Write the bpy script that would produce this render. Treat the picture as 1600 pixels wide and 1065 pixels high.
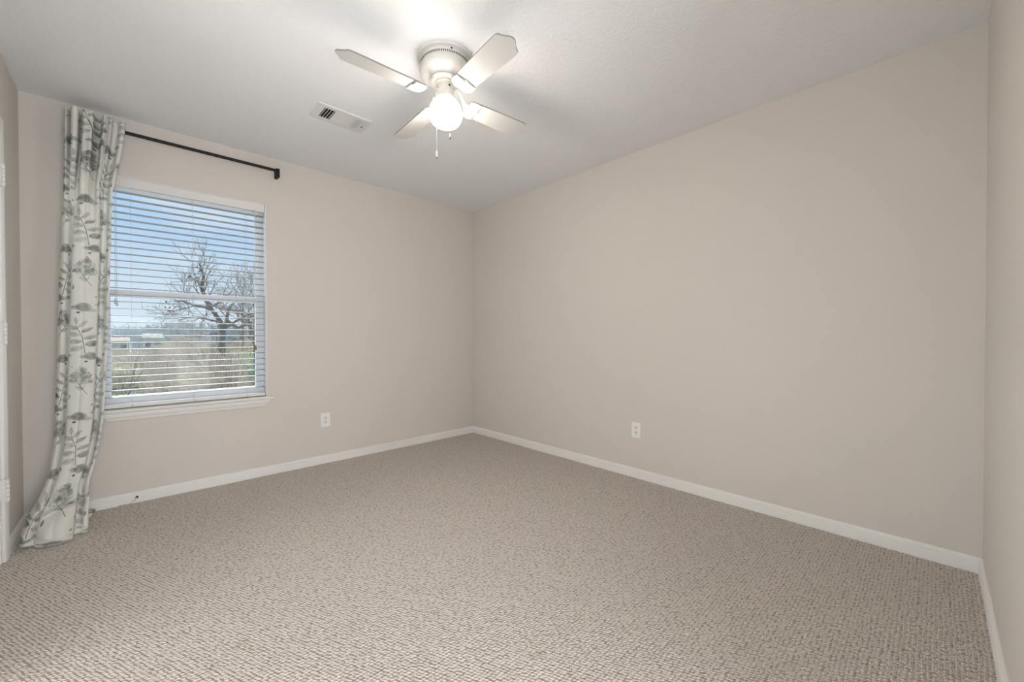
import bpy, bmesh, math, random
import numpy as np
from mathutils import Vector, Matrix
for o in list(bpy.data.objects): bpy.data.objects.remove(o)
S = bpy.context.scene; COL = S.collection
PI = math.pi
H, W, L = 2.44, 3.2016, 3.6785          # ceiling height, window-wall length, right-wall length (m)
# world: the far corner is the origin, window wall on y=0 (room at y<0), right wall on x=0

# ------------------------------------------------------------------ camera
yaw, pit, rol, foc = 0.7569, -0.0104, -0.0015, 625.2156
cy, sy, cp, sp = math.cos(yaw), math.sin(yaw), math.cos(pit), math.sin(pit)
fw = Vector((sy*cp, cy*cp, sp)); rt = Vector((cy, -sy, 0)); up = rt.cross(fw)
r2 = math.cos(rol)*rt + math.sin(rol)*up; u2 = -math.sin(rol)*rt + math.cos(rol)*up
cam = bpy.data.objects.new('camera', bpy.data.cameras.new('camera')); COL.objects.link(cam)
cam.matrix_world = Matrix(((r2.x, u2.x, -fw.x, -2.7412), (r2.y, u2.y, -fw.y, -3.5279), (r2.z, u2.z, -fw.z, 1.0598), (0, 0, 0, 1)))
cam.data.sensor_width = 36; cam.data.lens = foc*36/1600; cam.data.clip_start = 0.02; cam.data.clip_end = 800
S.camera = cam

# ------------------------------------------------------------------ view, sky, daylight
S.view_settings.view_transform = 'Standard'; S.view_settings.look = 'None'
S.view_settings.gamma = 1; S.view_settings.exposure = 0.0; S.view_settings.use_curve_mapping = False
LAMP = 120.0         # emission of the fan's glass globe
DAY = 15.0           # soft daylight from the bright overcast side of the sky
world = bpy.data.worlds.new('sky'); S.world = world; world.use_nodes = True
nt = world.node_tree; N, K = nt.nodes, nt.links; N.clear()
out = N.new('ShaderNodeOutputWorld'); bg = N.new('ShaderNodeBackground'); K.new(bg.outputs[0], out.inputs[0])
tc = N.new('ShaderNodeTexCoord'); sx = N.new('ShaderNodeSeparateXYZ'); K.new(tc.outputs['Generated'], sx.inputs[0])
cr = N.new('ShaderNodeValToRGB'); K.new(sx.outputs[2], cr.inputs[0])
e = cr.color_ramp.elements
e[0].position = 0.0; e[0].color = (.74, .85, .95, 1)
e[1].position = 0.42; e[1].color = (.30, .52, .90, 1)
x = e.new(.10); x.color = (.66, .80, .95, 1)
x = e.new(.22); x.color = (.44, .66, .95, 1)
mp = N.new('ShaderNodeMapping'); mp.inputs['Scale'].default_value = (1, 1, 3.2); K.new(tc.outputs['Generated'], mp.inputs[0])
mp.inputs['Location'].default_value = (0.33, 0.1, 0.42)
nz = N.new('ShaderNodeTexNoise'); nz.inputs['Scale'].default_value = 2.6; nz.inputs['Detail'].default_value = 5; nz.inputs['Roughness'].default_value = .5
K.new(mp.outputs[0], nz.inputs[0])
c2 = N.new('ShaderNodeValToRGB'); K.new(nz.outputs[0], c2.inputs[0]); c2.color_ramp.elements[0].position = .50; c2.color_ramp.elements[1].position = .68
mx = N.new('ShaderNodeMix'); mx.data_type = 'RGBA'; K.new(c2.outputs[0], mx.inputs[0]); K.new(cr.outputs[0], mx.inputs[6]); mx.inputs[7].default_value = (.84, .88, .94, 1)
K.new(mx.outputs[2], bg.inputs[0]); bg.inputs[1].default_value = 1.0
sun = bpy.data.objects.new('daylight', bpy.data.lights.new('daylight', 'SUN')); COL.objects.link(sun)
sun.data.energy = DAY; sun.data.angle = math.radians(100); sun.data.color = (.86, .93, 1.0)
sun.rotation_euler = Vector((0.05, 1.0, 0.55)).to_track_quat('Z', 'Y').to_euler()

# added fill light behind the invented opening in the left wall, out of frame
SIDE_FILL = 36.0
hl = bpy.data.objects.new('adjoining_room_daylight', bpy.data.lights.new('adjoining_room_daylight', 'AREA')); COL.objects.link(hl)
hl.data.shape = 'RECTANGLE'; hl.data.size = 2.0; hl.data.size_y = 1.2; hl.data.energy = SIDE_FILL; hl.data.color = (.93, .97, 1.0)
hl.location = (-4.62, -2.45, .80); hl.rotation_euler = (PI/2, 0, -PI/2)

# second fill light, added behind the camera, shines through an invented doorway
REAR_FILL = 60.0
fl_ = bpy.data.objects.new('hallway_daylight', bpy.data.lights.new('hallway_daylight', 'AREA')); COL.objects.link(fl_)
fl_.data.shape = 'RECTANGLE'; fl_.data.size = 1.5; fl_.data.size_y = 1.2; fl_.data.energy = REAR_FILL; fl_.data.color = (.88, .94, 1.0)
fl_.location = (-2.55, -4.84, .80); fl_.rotation_euler = (PI/2, 0, 0)

# ------------------------------------------------------------------ helpers
def mat(name, col, rough=.6, metal=0, bump=None, spec=.3):
    m = bpy.data.materials.new(name); m.use_nodes = True
    b = m.node_tree.nodes['Principled BSDF']
    b.inputs['Base Color'].default_value = (*col, 1); b.inputs['Roughness'].default_value = rough
    b.inputs['Metallic'].default_value = metal; b.inputs['Specular IOR Level'].default_value = spec
    if bump:
        n, k = m.node_tree.nodes, m.node_tree.links
        scale, strength, dist, detail = bump
        t = n.new('ShaderNodeTexCoord'); z = n.new('ShaderNodeTexNoise'); z.inputs['Scale'].default_value = scale; z.inputs['Detail'].default_value = detail
        k.new(t.outputs['Object'], z.inputs[0]); bp = n.new('ShaderNodeBump'); bp.inputs['Strength'].default_value = strength; bp.inputs['Distance'].default_value = dist
        k.new(z.outputs[0], bp.inputs['Height']); k.new(bp.outputs[0], b.inputs['Normal'])
    return m

def link(name, me, m, parent=None):
    o = bpy.data.objects.new(name, me)
    if m is not None: me.materials.append(m)
    COL.objects.link(o)
    if parent: o.parent = parent
    return o
def obj(name, bm, m, parent=None, smooth=False):
    bmesh.ops.recalc_face_normals(bm, faces=bm.faces[:])
    me = bpy.data.meshes.new(name); bm.to_mesh(me); bm.free()
    if smooth:
        for p in me.polygons: p.use_smooth = True
        if smooth == 'auto': 
            me.set_sharp_from_angle(angle=math.radians(38))
    return link(name, me, m, parent)
def thing(name, label, cat, loc=(0, 0, 0), group=None):
    o = bpy.data.objects.new(name, None); COL.objects.link(o); o.location = loc
    o.empty_display_size = .1; return tag(o, label, cat, group)
def tag(o, label, cat, group=None, kind=None):
    o['label'] = label; o['category'] = cat
    if group: o['group'] = group
    if kind: o['kind'] = kind
    return o
def struct(o): o['kind'] = 'structure'; return o
def box(bm, a, b, bev=0):
    a, b = [min(p, q) for p, q in zip(a, b)], [max(p, q) for p, q in zip(a, b)]
    M = Matrix.Translation([(p+q)/2 for p, q in zip(a, b)]) @ Matrix.Diagonal([q-p for p, q in zip(a, b)]+[1])
    r = bmesh.ops.create_cube(bm, size=1, matrix=M)
    if bev:
        es = list({e for v in r['verts'] for e in v.link_edges})
        bmesh.ops.bevel(bm, geom=es, offset=bev, segments=2, profile=.5, affect='EDGES')
def lathe(bm, prof, n=48, c=(0, 0), cap=True, M=None):
    rings = []
    for r, z in prof:
        ring = []
        for i in range(n):
            a = 2*PI*i/n; v = Vector((c[0]+r*math.cos(a), c[1]+r*math.sin(a), z))
            if M: v = M @ v
            ring.append(bm.verts.new(v))
        rings.append(ring)
    for A, B in zip(rings, rings[1:]):
        for i in range(n): bm.faces.new((A[i], A[(i+1) % n], B[(i+1) % n], B[i]))
    if cap:
        bm.faces.new(rings[0]); bm.faces.new(rings[-1])
def tube(bm, pts, rad, n=8):
    pts = [Vector(p) for p in pts]
    if not hasattr(rad, '__len__'): rad = [rad]*len(pts)
    rings = []; prev = None
    for i, p in enumerate(pts):
        d = (pts[min(i+1, len(pts)-1)]-pts[max(i-1, 0)]).normalized()
        if prev is None: a = d.orthogonal().normalized()
        else: a = (prev - d*prev.dot(d)).normalized()
        prev = a; b = d.cross(a)
        rings.append([bm.verts.new(p+rad[i]*(math.cos(2*PI*k/n)*a+math.sin(2*PI*k/n)*b)) for k in range(n)])
    for A, B in zip(rings, rings[1:]):
        for i in range(n): bm.faces.new((A[i], A[(i+1) % n], B[(i+1) % n], B[i]))
    bm.faces.new(rings[0]); bm.faces.new(rings[-1])
def prism(bm, pts2, f0, f1):
    """polygon pts2 swept between the two maps f0, f1 (2D -> 3D)"""
    A = [bm.verts.new(f0(*p)) for p in pts2]; B = [bm.verts.new(f1(*p)) for p in pts2]
    n = len(A)
    for i in range(n): bm.faces.new((A[i], A[(i+1) % n], B[(i+1) % n], B[i]))
    bm.faces.new(A); bm.faces.new(B)

# ------------------------------------------------------------------ materials
M_wall = mat('greige_wall_paint', (.705, .658, .607), .75, bump=(150, .12, .004, 2))
M_ceil = mat('textured_ceiling_paint', (.90, .90, .90), .85)
n, k = M_ceil.node_tree.nodes, M_ceil.node_tree.links
t = n.new('ShaderNodeTexCoord'); a1 = n.new('ShaderNodeTexNoise'); a1.inputs['Scale'].default_value = 62; a1.inputs['Detail'].default_value = 3; a1.inputs['Distortion'].default_value = .6
k.new(t.outputs['Object'], a1.inputs[0]); rr = n.new('ShaderNodeValToRGB'); rr.color_ramp.elements[0].position = .42; rr.color_ramp.elements[1].position = .62
k.new(a1.outputs[0], rr.inputs[0]); bp = n.new('ShaderNodeBump'); bp.inputs['Strength'].default_value = .22; bp.inputs['Distance'].default_value = .005
k.new(rr.outputs[0], bp.inputs['Height']); k.new(bp.outputs[0], n['Principled BSDF'].inputs['Normal'])
M_trim = mat('white_trim_paint', (.86, .84, .805), .45, spec=.4)
M_white = mat('white_enamel', (.80, .78, .75), .4, spec=.4)
M_fan = mat('white_fan_enamel', (.78, .75, .70), .45, spec=.35)
M_blade = mat('white_blade_laminate', (.60, .585, .56), .55)
M_edge = mat('grey_blade_edge', (.30, .28, .26), .6)
M_vinyl = mat('white_window_vinyl', (.83, .84, .86), .45)
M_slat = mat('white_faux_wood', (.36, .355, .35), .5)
M_cord = mat('white_cord', (.62, .60, .57), .7)
M_tass = mat('tan_wood_tassel', (.33, .19, .09), .6)
M_black = mat('black_powder_coat', (.012, .011, .011), .45)
M_dark = mat('matte_near_black', (.012, .012, .014), .9)
M_slot = mat('slot_shadow_gap', (.012, .011, .010), .9)
M_plate = mat('white_outlet_plastic', (.90, .885, .86), .35, spec=.5)
M_cable = mat('white_coax_cable', (.55, .53, .49), .5)

# carpet: rows of loops running along x
M_carp = mat('beige_loop_carpet', (.4, .35, .3), .95, spec=.1)
n, k = M_carp.node_tree.nodes, M_carp.node_tree.links
def node(t, **kw):
    q = n.new(t)
    for a, b in kw.items(): setattr(q, a, b)
    return q
def math_(op, a, b=None):
    q = node('ShaderNodeMath', operation=op)
    for i, v in enumerate((a, b)):
        if v is None: continue
        if isinstance(v, (int, float)): q.inputs[i].default_value = v
        else: k.new(v, q.inputs[i])
    return q.outputs[0]
t = node('ShaderNodeTexCoord'); wob = node('ShaderNodeTexNoise'); wob.inputs['Scale'].default_value = 9; k.new(t.outputs['Object'], wob.inputs[0])
wob2 = node('ShaderNodeTexNoise'); wob2.inputs['Scale'].default_value = 90; wob2.inputs['Detail'].default_value = 1; k.new(t.outputs['Object'], wob2.inputs[0])
sx = node('ShaderNodeSeparateXYZ'); k.new(t.outputs['Object'], sx.inputs[0])
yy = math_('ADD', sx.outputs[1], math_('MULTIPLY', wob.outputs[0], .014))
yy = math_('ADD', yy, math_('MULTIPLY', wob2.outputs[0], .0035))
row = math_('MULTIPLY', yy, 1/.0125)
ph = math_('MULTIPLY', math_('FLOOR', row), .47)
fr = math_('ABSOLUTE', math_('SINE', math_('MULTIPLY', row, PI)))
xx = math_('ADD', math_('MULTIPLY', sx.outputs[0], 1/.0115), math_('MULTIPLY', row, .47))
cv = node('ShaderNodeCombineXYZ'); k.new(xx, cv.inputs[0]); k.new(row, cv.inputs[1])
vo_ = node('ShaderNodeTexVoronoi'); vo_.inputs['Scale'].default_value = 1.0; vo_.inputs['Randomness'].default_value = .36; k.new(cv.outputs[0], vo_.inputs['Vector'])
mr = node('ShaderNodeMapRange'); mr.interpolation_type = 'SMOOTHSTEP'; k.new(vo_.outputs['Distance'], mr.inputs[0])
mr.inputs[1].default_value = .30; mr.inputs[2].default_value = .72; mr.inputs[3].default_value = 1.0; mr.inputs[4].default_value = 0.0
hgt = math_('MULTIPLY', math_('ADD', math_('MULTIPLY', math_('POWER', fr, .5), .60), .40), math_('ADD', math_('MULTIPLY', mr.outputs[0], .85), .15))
bp = node('ShaderNodeBump'); bp.inputs['Strength'].default_value = 1.0; bp.inputs['Distance'].default_value = .008; k.new(hgt, bp.inputs['Height'])
P = n['Principled BSDF']; k.new(bp.outputs[0], P.inputs['Normal'])
big = node('ShaderNodeTexNoise'); big.inputs['Scale'].default_value = 1.6; big.inputs['Detail'].default_value = 3; k.new(t.outputs['Object'], big.inputs[0])
spot = node('ShaderNodeTexNoise'); spot.inputs['Scale'].default_value = 7; spot.inputs['Detail'].default_value = 2; k.new(t.outputs['Object'], spot.inputs[0])
fle = node('ShaderNodeTexNoise'); fle.inputs['Scale'].default_value = 260; k.new(t.outputs['Object'], fle.inputs[0])
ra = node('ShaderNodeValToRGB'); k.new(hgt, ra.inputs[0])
ra.color_ramp.elements[0].position = .08; ra.color_ramp.elements[0].color = (.33, .275, .235, 1)  # shade in the pits between loops, painted into the base colour
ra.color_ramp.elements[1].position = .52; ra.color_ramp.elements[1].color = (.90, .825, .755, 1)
rb = node('ShaderNodeValToRGB'); k.new(spot.outputs[0], rb.inputs[0])
rb.color_ramp.elements[0].position = .18; rb.color_ramp.elements[0].color = (.72, .68, .62, 1)
rb.color_ramp.elements[1].position = .29; rb.color_ramp.elements[1].color = (1, 1, 1, 1)
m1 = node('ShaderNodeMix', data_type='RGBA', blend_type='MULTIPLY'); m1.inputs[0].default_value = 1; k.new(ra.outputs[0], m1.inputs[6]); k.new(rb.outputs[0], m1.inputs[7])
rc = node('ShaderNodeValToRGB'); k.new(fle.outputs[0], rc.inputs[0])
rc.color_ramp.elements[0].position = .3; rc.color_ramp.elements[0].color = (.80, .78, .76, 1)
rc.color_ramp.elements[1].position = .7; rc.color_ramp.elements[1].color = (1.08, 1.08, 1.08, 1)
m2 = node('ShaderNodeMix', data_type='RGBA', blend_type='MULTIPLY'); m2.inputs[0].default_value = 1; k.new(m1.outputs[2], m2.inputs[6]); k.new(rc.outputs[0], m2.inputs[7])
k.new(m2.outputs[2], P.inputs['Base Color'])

# lamp glass
M_globe = bpy.data.materials.new('lit_opal_glass'); M_globe.use_nodes = True
P = M_globe.node_tree.nodes['Principled BSDF']; P.inputs['Base Color'].default_value = (.9, .88, .84, 1)
P.inputs['Emission Color'].default_value = (1.0, .925, .84, 1)
# emission shaped by height, dimmed towards the neck so less light reaches the ceiling
n, k = M_globe.node_tree.nodes, M_globe.node_tree.links
t = n.new('ShaderNodeTexCoord'); z_ = n.new('ShaderNodeSeparateXYZ'); k.new(t.outputs['Object'], z_.inputs[0])
r_ = n.new('ShaderNodeMapRange'); k.new(z_.outputs[2], r_.inputs[0]); r_.inputs[1].default_value = -.315; r_.inputs[2].default_value = -.235; r_.inputs[3].default_value = LAMP; r_.inputs[4].default_value = LAMP*.08
k.new(r_.outputs[0], P.inputs['Emission Strength'])
# window glass: mostly clear, faint reflection
M_glass = bpy.data.materials.new('clear_window_glass'); M_glass.use_nodes = True
n, k = M_glass.node_tree.nodes, M_glass.node_tree.links; n.clear()
o_ = n.new('ShaderNodeOutputMaterial'); a_ = n.new('ShaderNodeBsdfTransparent'); g_ = n.new('ShaderNodeBsdfGlossy'); x_ = n.new('ShaderNodeMixShader')
a_.inputs[0].default_value = (.97, .985, .98, 1); g_.inputs['Roughness'].default_value = .02; x_.inputs[0].default_value = .006
k.new(a_.outputs[0], x_.inputs[1]); k.new(g_.outputs[0], x_.inputs[2]); k.new(x_.outputs[0], o_.inputs[0])

# ------------------------------------------------------------------ room shell
T = .13
WX0, WX1, WZ0, WZ1 = -2.905, -2.0, .595, 2.075          # window opening
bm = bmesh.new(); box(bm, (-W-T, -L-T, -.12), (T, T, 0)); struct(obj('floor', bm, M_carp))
bm = bmesh.new(); box(bm, (-W-T, -L-T, H), (T, T, H+.12)); struct(obj('ceiling', bm, M_ceil))
bm = bmesh.new(); box(bm, (0, -L-T, 0), (T, T, H)); struct(obj('wall_right', bm, M_wall))
bm = bmesh.new()
box(bm, (-W-T, 0, 0), (WX0, T, H)); box(bm, (WX1, 0, 0), (0, T, H)); box(bm, (WX0, 0, 0), (WX1, T, WZ0)); box(bm, (WX0, 0, WZ1), (WX1, T, H))
bmesh.ops.remove_doubles(bm, verts=bm.verts[:], dist=1e-5)
struct(obj('wall_back', bm, M_wall))
FX0, FX1, FZ = -3.08, -1.90, 2.07                        # invented doorway behind the camera, lets the rear fill light in
bm = bmesh.new(); box(bm, (FX1, -L-T, 0), (0, -L, H)); box(bm, (-W, -L-T, 0), (FX0, -L, H)); box(bm, (FX0, -L-T, FZ), (FX1, -L, H))
struct(obj('wall_front', bm, M_wall))
HY, HX0, HX1 = -L-T-1.10, -3.60, -1.45
bm = bmesh.new(); box(bm, (HX0-.1, HY-.1, 0), (HX1+.1, HY, H)); box(bm, (HX0-.1, HY, 0), (HX0, -L-T, H)); box(bm, (HX1, HY, 0), (HX1+.1, -L-T, H)); struct(obj('wall_added_hall', bm, M_wall))  # unseen hall shell, added to enclose the rear fill light
bm = bmesh.new(); box(bm, (HX0-.1, HY-.1, -.12), (HX1+.1, -L-T, 0)); struct(obj('floor_added_hall', bm, M_carp))
bm = bmesh.new(); box(bm, (HX0-.1, HY-.1, H), (HX1+.1, -L-T, H+.12)); struct(obj('ceiling_added_hall', bm, M_ceil))
DY0, DY1, DZ = -.524, -1.290, 2.045                       # door opening in the left wall
bm = bmesh.new()
EY0, EY1, EZ = -1.62, -3.40, 2.07                        # invented opening beside the camera, out of frame, lets the side fill in
box(bm, (-W-T, DY0, 0), (-W, 0, H)); box(bm, (-W-T, DY1, DZ), (-W, DY0, H)); box(bm, (-W-T, EY0, 0), (-W, DY1, H))
box(bm, (-W-T, EY1, EZ), (-W, EY0, H)); box(bm, (-W-T, -L-T, 0), (-W, EY1, H))
struct(obj('wall_left', bm, M_wall))
XB, YA, YB = -W-T-1.45, -3.70, -1.15
bm = bmesh.new(); box(bm, (XB-.1, YA-.1, 0), (XB, YB+.1, H)); box(bm, (XB, YA-.1, 0), (-W-T, YA, H)); box(bm, (XB, YB, 0), (-W-T, YB+.1, H)); struct(obj('wall_added_side_room', bm, M_wall))  # unseen room shell, added around the side fill light
bm = bmesh.new(); box(bm, (XB-.1, YA-.1, -.12), (-W-T, YB+.1, 0)); struct(obj('floor_added_side_room', bm, M_carp))
bm = bmesh.new(); box(bm, (XB-.1, YA-.1, H), (-W-T, YB+.1, H+.12)); struct(obj('ceiling_added_side_room', bm, M_ceil))

# baseboards: profile (distance from wall, height)
BH = .069
prof = [(0, 0), (.0135, 0), (.0135, .041), (.0115, .0435), (.0115, .0465), (.0125, .048), (.0118, .0585), (.008, .062), (.0075, .066), (.0045, BH), (0, BH)]
def baseboard(name, f0, f1):
    bm = bmesh.new(); prism(bm, prof, f0, f1); struct(obj(name, bm, M_trim))
baseboard('baseboard_back', lambda d, z: Vector((-W+d, -d, z)), lambda d, z: Vector((-d, -d, z)))
baseboard('baseboard_right', lambda d, z: Vector((-d, -d, z)), lambda d, z: Vector((-d, -L+d, z)))
baseboard('baseboard_front', lambda d, z: Vector((-d, -L+d, z)), lambda d, z: Vector((FX1, -L+d, z)))
CAS = .057
baseboard('baseboard_left', lambda d, z: Vector((-W+d, -d, z)), lambda d, z: Vector((-W+d, DY0+CAS+.005, z)))
baseboard('baseboard_left', lambda d, z: Vector((-W+d, DY1-CAS-.005, z)), lambda d, z: Vector((-W+d, EY0, z)))

# ------------------------------------------------------------------ window
win = bpy.data.objects.new('window_1', None); COL.objects.link(win); win.location = ((WX0+WX1)/2, .08, WZ0); struct(win)
def wpart(name, boxes, m, parent=win, bev=.0):
    bm = bmesh.new()
    for a, b in boxes:
        off = Vector(win.location)
        box(bm, Vector(a)-off, Vector(b)-off, bev)
    return obj(name, bm, m, parent)
FY0, FY1 = .085, .125
wpart('jamb', [((WX0, .002, WZ0), (WX0+.006, T, WZ1)), ((WX1-.006, .002, WZ0), (WX1, T, WZ1)), ((WX0, .002, WZ1-.006), (WX1, T, WZ1))], M_vinyl)
fr = wpart('window_frame', [((WX0+.006, FY0, WZ0), (WX0+.034, T, WZ1-.006)), ((WX1-.034, FY0, WZ0), (WX1-.006, T, WZ1-.006)),
     ((WX0+.034, FY0, WZ1-.04), (WX1-.034, T, WZ1-.006)), ((WX0+.034, .09, WZ0), (WX1-.034, T, WZ0+.043))], M_vinyl)
up_ = wpart('upper_sash', [((WX0+.034, .108, 1.335), (WX1-.034, .125, 1.37)), ((WX0+.034, .108, 1.37), (WX0+.052, .122, 2.035)), ((WX1-.052, .108, 1.37), (WX1-.034, .122, 2.035)), ((WX0+.052, .108, 2.012), (WX1-.052, .122, 2.035))], M_vinyl)
lo_ = wpart('lower_sash', [((WX0+.034, .0895, 1.322), (WX1-.034, .107, 1.367)), ((WX0+.034, .09, .682), (WX0+.057, .107, 1.322)), ((WX1-.057, .09, .682), (WX1-.034, .107, 1.322)), ((WX0+.034, .0895, .638), (WX1-.034, .107, .682))], M_vinyl)
wpart('glass_pane', [((WX0+.052, .114, 1.37), (WX1-.052, .117, 2.012))], M_glass)
wpart('glass_pane', [((WX0+.057, .097, .682), (WX1-.057, .100, 1.322))], M_glass)
# stool and apron
bm = bmesh.new(); off = Vector(win.location)
SX0, SX1 = -2.945, -1.962
sp_ = [(.09, .585), (.09, .607), (-.026, .607), (-.032, .603), (-.034, .597), (-.032, .590), (-.026, .586), (-.018, .585)]
def slab(x0, x1, pts):
    prism(bm, pts, lambda y, z: Vector((x0, y, z))-off, lambda y, z: Vector((x1, y, z))-off)
slab(SX0, SX1, [(-.0005, .585), (-.0005, .607)]+sp_[2:]); slab(WX0, WX1, [(-.001, .5955), (-.001, .607), (.09, .607), (.09, .5955)])
stool = obj('window_sill', bm, M_trim, win)
bm = bmesh.new()
# apron with returns cut on a slope
def apr(x, y, z): return Vector((x, y, z))-off
ap = [(-.0005, .535), (-.008, .535), (-.012, .541), (-.013, .549), (-.019, .560), (-.022, .572), (-.022, .5848), (-.0005, .5848)]
A = [apr(-2.905+.045*(.585-z)/.05+.0, y, z) for y, z in ap]; B = [apr(-1.975-.045*(.585-z)/.05, y, z) for y, z in ap]
A = [bm.verts.new(v) for v in A]; B = [bm.verts.new(v) for v in B]
for i in range(len(A)): bm.faces.new((A[i], A[(i+1) % len(A)], B[(i+1) % len(A)], B[i]))
bm.faces.new(A); bm.faces.new(B)
obj('apron', bm, M_trim, win)

# ------------------------------------------------------------------ window blind
bl = thing('window_blind', 'white two-inch horizontal slat blind with slats tilted open, filling the window', 'blind', ((WX0+WX1)/2, .035, .61))
bo = Vector(bl.location)
def bpart(name, boxes, m, bev=0, parent=bl):
    bm = bmesh.new()
    for a, b in boxes: box(bm, Vector(a)-bo, Vector(b)-bo, bev)
    return obj(name, bm, m, parent)
BX0, BX1 = WX0+.009, WX1-.009
bpart('headrail', [((BX0, .014, 2.022), (BX1, .062, 2.066))], M_white)
bpart('valance', [((BX0, .002, 2.012), (BX1, .010, 2.068))], M_white, .0015)
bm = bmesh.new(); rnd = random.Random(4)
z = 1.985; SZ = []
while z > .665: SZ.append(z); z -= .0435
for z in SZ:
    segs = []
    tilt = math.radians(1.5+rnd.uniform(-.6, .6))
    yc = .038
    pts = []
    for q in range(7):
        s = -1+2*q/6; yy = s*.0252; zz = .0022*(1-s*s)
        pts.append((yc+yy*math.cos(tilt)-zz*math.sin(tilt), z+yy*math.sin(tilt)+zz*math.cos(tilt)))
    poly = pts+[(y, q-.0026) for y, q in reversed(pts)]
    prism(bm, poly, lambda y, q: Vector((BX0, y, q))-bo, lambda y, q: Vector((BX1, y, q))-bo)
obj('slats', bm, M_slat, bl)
bpart('bottom_rail', [((BX0, .012, .612), (BX1, .062, .634))], M_white, .004)
CX = [-2.752, -2.437, -2.125]
for cx in CX:
    bm = bmesh.new()
    for y in (.0118, .0642): tube(bm, [Vector((cx, y, 2.02))-bo, Vector((cx, y, .622))-bo], .0008, 5)
    for z in SZ: tube(bm, [Vector((cx, .0118, z-.001))-bo, Vector((cx, .0642, z-.001))-bo], .0006, 4)
    obj('ladder_cord', bm, M_cord, bl)
    bm = bmesh.new(); lathe(bm, [(.006, 0), (.006, .002), (.004, .003)], 12, M=Matrix.Translation(Vector((cx, .0115, .621))-bo) @ Matrix.Rotation(PI/2, 4, 'X'))
    obj('cord_plug', bm, M_cord, bl)
# right-hand lift cords with tan tassels
for dx, ze in ((0, 1.012), (.008, .995)):
    bm = bmesh.new(); tube(bm, [Vector((-2.075+dx*.3, -.001, 2.03))-bo, Vector((-2.079+dx*.6, -.004, 1.5))-bo, Vector((-2.080+dx, -.002, ze))-bo], .0011, 6)
    c = obj('lift_cord', bm, M_cord, bl)
    bm = bmesh.new(); lathe(bm, [(.0015, ze+.004), (.0035, ze-.002), (.0045, ze-.012), (.0062, ze-.026), (.0055, ze-.032), (.002, ze-.033)], 14, M=Matrix.Translation(Vector((-2.080+dx, -.002, 0))-bo))
    t_ = obj('tassel', bm, M_tass, bl, True); t_['label'] = 'tan wooden tassel'
bpart('cord_bracket', [((-2.087, -.002, 2.02), (-2.064, .003, 2.036))], M_white, .001)
# left-hand tilt cords
for dx, ze in ((0, 1.30), (.007, 1.29)):
    bm = bmesh.new(); tube(bm, [Vector((-2.823+dx, -.001, 2.02))-bo, Vector((-2.824+dx, -.002, ze))-bo], .0012, 6); obj('tilt_cord', bm, M_cord, bl)
    bm = bmesh.new(); lathe(bm, [(.0015, ze+.004), (.0035, ze-.002), (.0045, ze-.012), (.006, ze-.026), (.005, ze-.032), (.002, ze-.033)], 14, M=Matrix.Translation(Vector((-2.824+dx, -.002, 0))-bo))
    t_ = obj('tassel', bm, M_cord, bl, True)

# ------------------------------------------------------------------ curtain rod
rod = thing('curtain_rod', 'black metal curtain rod with squared end bracket above the window', 'curtain rod', (-2.475, 0, 2.335))
ro = Vector(rod.location)
bm = bmesh.new(); RY = -.052
tube(bm, [Vector((-2.985, RY, 2.335))-ro, Vector((-1.935, RY, 2.335))-ro], .0105, 16); obj('rod', bm, M_black, rod, 'auto')
for xe in (-1.929, -2.991):
    bm = bmesh.new(); box(bm, Vector((xe-.012, RY-.013, 2.283))-ro, Vector((xe+.012, RY+.013, 2.350))-ro, .002)
    box(bm, Vector((xe-.010, RY+.01, 2.30))-ro, Vector((xe+.010, -.003, 2.32))-ro, .001)
    box(bm, Vector((xe-.012, -.004, 2.285))-ro, Vector((xe+.012, 0, 2.348))-ro, .001)
    obj('end_bracket', bm, M_black, rod)

# ------------------------------------------------------------------ curtain
def interp(x, pts):
    xs = [p[0] for p in pts]; ys = [p[1] for p in pts]
    return np.interp(x, xs, ys)
ZL = [(.02, -3.168), (.08, -3.164), (.128, -3.154), (.201, -3.117), (.314, -3.087), (.393, -3.081), (.441, -3.074), (.579, -3.070), (.795, -3.063), (1.158, -3.053), (1.522, -3.042), (1.888, -3.027), (2.07, -3.025), (2.37, -3.023)]
ZR = [(.007, -2.931), (.148, -2.931), (.26, -2.930), (.356, -2.906), (.442, -2.893), (.569, -2.877), (.779, -2.867), (1.164, -2.851), (1.55, -2.839), (1.937, -2.828), (2.139, -2.793), (2.302, -2.772), (2.37, -2.769)]
TOP = [(.03, -.03), (0, -.01), (.05, .02), (.12, -.005), (.13, .03), (.18, .045), (.24, .035), (.262, -.02), (.295, -.02), (.31, .03), (.37, .04), (.39, .036), (.47, .04), (.50, .0), (.58, -.025), (.62, .02), (.665, .04), (.70, .026), (.715, .028), (.77, .04), (.80, .0), (.86, -.005), (.94, .02), (1.0, .015), (.99, -.03)]
LOW = [(.05, -.04), (0, -.01), (.03, .015), (.09, .03), (.15, .02), (.20, -.008), (.215, -.002), (.25, .03), (.30, .042), (.37, .048), (.43, .050), (.48, .048), (.53, .053), (.59, .054), (.65, .052), (.71, .048), (.755, .042), (.78, .025), (.775, -.015), (.79, -.045), (.83, -.050), (.885, -.036), (.94, -.003), (1.0, .0), (.98, -.03)]
def catmull(P, n_):
    P = np.array(P, float); m = len(P); u = np.linspace(0, m-1, n_); i = np.clip(u.astype(int), 0, m-2); f = (u-i)[:, None]
    p0 = P[np.clip(i-1, 0, m-1)]; p1 = P[i]; p2 = P[i+1]; p3 = P[np.clip(i+2, 0, m-1)]
    return .5*((2*p1)+(-p0+p2)*f+(2*p0-5*p1+4*p2-p3)*f**2+(-p0+3*p1-3*p2+p3)*f**3)
NU, NV = 320, 900
ct, cl = catmull(TOP, NU), catmull(LOW, NU)
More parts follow.
